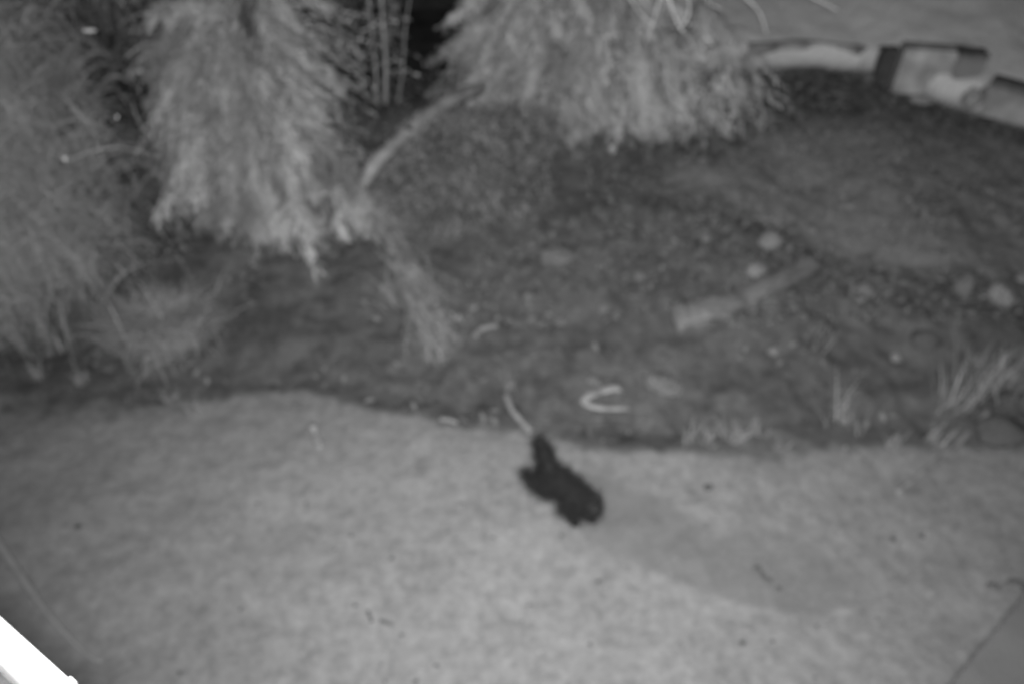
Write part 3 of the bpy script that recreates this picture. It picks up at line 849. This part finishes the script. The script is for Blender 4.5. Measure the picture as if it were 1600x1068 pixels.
# ------------------------------------------------------------------ grey storage box in the bottom right corner
def storage_box():
    z = .85
    a = at_z(1606, 922, z); b_ = at_z(1492, 1062, z)
    dirn = (a - b_); dirn.z = 0; dirn.normalize()
    nrm = Vector((dirn.y, -dirn.x, 0))
    if nrm.x < 0: nrm = -nrm
    root = thing('storage_box', Vector((b_.x, b_.y, 0)), 'flat topped grey storage box cut by the bottom right corner', 'storage box')
    ang = math.atan2(dirn.y, dirn.x)
    L, D = .8, .5
    c = dirn * (L / 2 - .25) + nrm * D / 2
    def part(nm, sx, sy, sz, zz, mat, off=Vector((0, 0, 0))):
        o = link(nm, box_mesh(nm, sx, sy, sz, .012), mat, root)
        o.location = c + off + Vector((0, 0, zz)); o.rotation_euler = (0, 0, ang); return o
    part('lid', L, D, .028, z - .028, 'felt')
    part('body', L - .2, D - .22, z - .03, -.002, 'box_side')
    part('handle', .16, .03, .03, z - .2, 'dark_post', -nrm * (D / 2 - .11))
storage_box()

# ------------------------------------------------------------------ the running black cat
def cat():
    rump = at_z(858, 724, .22); head = at_z(920, 770, .24)
    fwd = head - rump; fwd.z = 0
    ang = math.atan2(fwd.y, fwd.x)
    mid = (rump + head) / 2
    S = fwd.length / .42
    base = Vector((mid.x, mid.y, 0)); base.z = float(terrain(mid.x, mid.y))
    V_ = []; E_ = []; R_ = []
    def chain(pts, start=None):
        prev = start
        for x, y, z, r in pts:
            V_.append((x, y, z)); R_.append(r); i = len(V_) - 1
            if prev is not None: E_.append((prev, i))
            prev = i
        return prev
    FAT = 1.3
    chain([(-.13, 0, .225, .075)])                                     # pelvis, root
    chain([(-.03, 0, .235, .08), (.08, 0, .225, .085), (.14, 0, .225, .075), (.20, 0, .25, .056), (.255, 0, .275, .06), (.30, 0, .268, .045), (.335, 0, .255, .026)], 0)
    chain([(-.19, 0, .26, .046), (-.24, .01, .32, .044), (-.28, .02, .38, .040), (-.32, .02, .44, .032), (-.36, .02, .50, .012)], 0)
    for s in (-1, 1):
        o = .03 * s
        chain([(-.15 + o, .055 * s, .17, .06), (-.17 + o, .07 * s, .12, .044), (-.28 + o, .07 * s, .13, .03), (-.36 + o, .06 * s, .10, .024), (-.41 + o, .055 * s, .085, .018)], 0)
        chain([(.14, .05 * s, .16, .05), (.11 + o, .06 * s, .10, .04), (.16 + o, .06 * s, .055, .028), (.195 + o, .06 * s, .028, .022), (.22 + o, .06 * s, .02, .014)], 3)
        chain([(.255, .035 * s, .322, .022), (.25, .045 * s, .352, .006)], 5)
    me = bpy.data.meshes.new('cat_cage'); me.from_pydata(V_, E_, [])
    o = bpy.data.objects.new('cat_cage', me); COL.objects.link(o)
    sk = o.modifiers.new('skin', 'SKIN'); sk.use_smooth_shade = True
    for i, sv in enumerate(me.skin_vertices[0].data):
        sv.radius = (R_[i] * FAT, R_[i] * FAT); sv.use_root = (i == 0)
    sub = o.modifiers.new('sub', 'SUBSURF'); sub.levels = 2; sub.render_levels = 2
    dg = bpy.context.evaluated_depsgraph_get(); dg.update()
    body = bpy.data.meshes.new_from_object(o.evaluated_get(dg))
    bpy.data.objects.remove(o); body.name = 'body'
    root = thing('cat', base, 'black cat running across the pale open ground with its tail raised', 'cat', rz=ang)
    root.scale = (S, S, S)
    body.materials.clear()
    link('body', body, 'fur', root, True)
    nv = len(body.polygons)
    cen = np.zeros(nv * 3); nor = np.zeros(nv * 3); ar = np.zeros(nv)
    body.polygons.foreach_get('center', cen); body.polygons.foreach_get('normal', nor); body.polygons.foreach_get('area', ar)
    cen = cen.reshape(-1, 3); nor = nor.reshape(-1, 3)
    pick = rng.choice(nv, 9000, p=ar / ar.sum())
    p = cen[pick] + rng.normal(0, .006, (9000, 3)); n = nor[pick]
    back = np.array([-1.0, 0, -.15]); up = p[:, 2:3] > .3
    d = unit(n * .55 + back * .6 + np.where((p[:, 0:1] < -.2) & up, np.array([[.2, 0, .8]]), 0) + rng.normal(size=n.shape) * .25)
    ln = np.where(p[:, 2] < .1, .03, np.where(p[:, 0] < -.2, .075, .065)) * np.where(rng.random(9000) < .12, rng.uniform(1.5, 2.3, 9000), rng.uniform(.5, 1.2, 9000))
    link('fur', blade_mesh('fur', p - n * .003, d, ln, .15 * np.ones(9000), .0016, 2), 'fur', root)
    pk = rng.choice(nv, 2600, p=ar / ar.sum()); n2 = nor[pk]
    d2 = unit(n2 * .8 + back * .7 + rng.normal(size=n2.shape) * .45)
    link('long_hairs', blade_mesh('long_hairs', cen[pk], d2, rng.uniform(.06, .15, 2600) * np.where(cen[pk][:, 2] < .06, .4, 1), .2 * np.ones(2600), .0011, 3), 'fur', root)
    for s in (-1, 1):
        bm = bmesh.new(); bmesh.ops.create_uvsphere(bm, u_segments=12, v_segments=8, radius=.011)
        e = link('eye', bm_mesh('eye', bm), 'eye', root, True); e.location = (.31, .036 * s, .298)
    bm = bmesh.new(); bmesh.ops.create_icosphere(bm, subdivisions=2, radius=.008)
    link('nose', bm_mesh('nose', bm), 'eye', root, True).location = (.366, 0, .262)
cat()
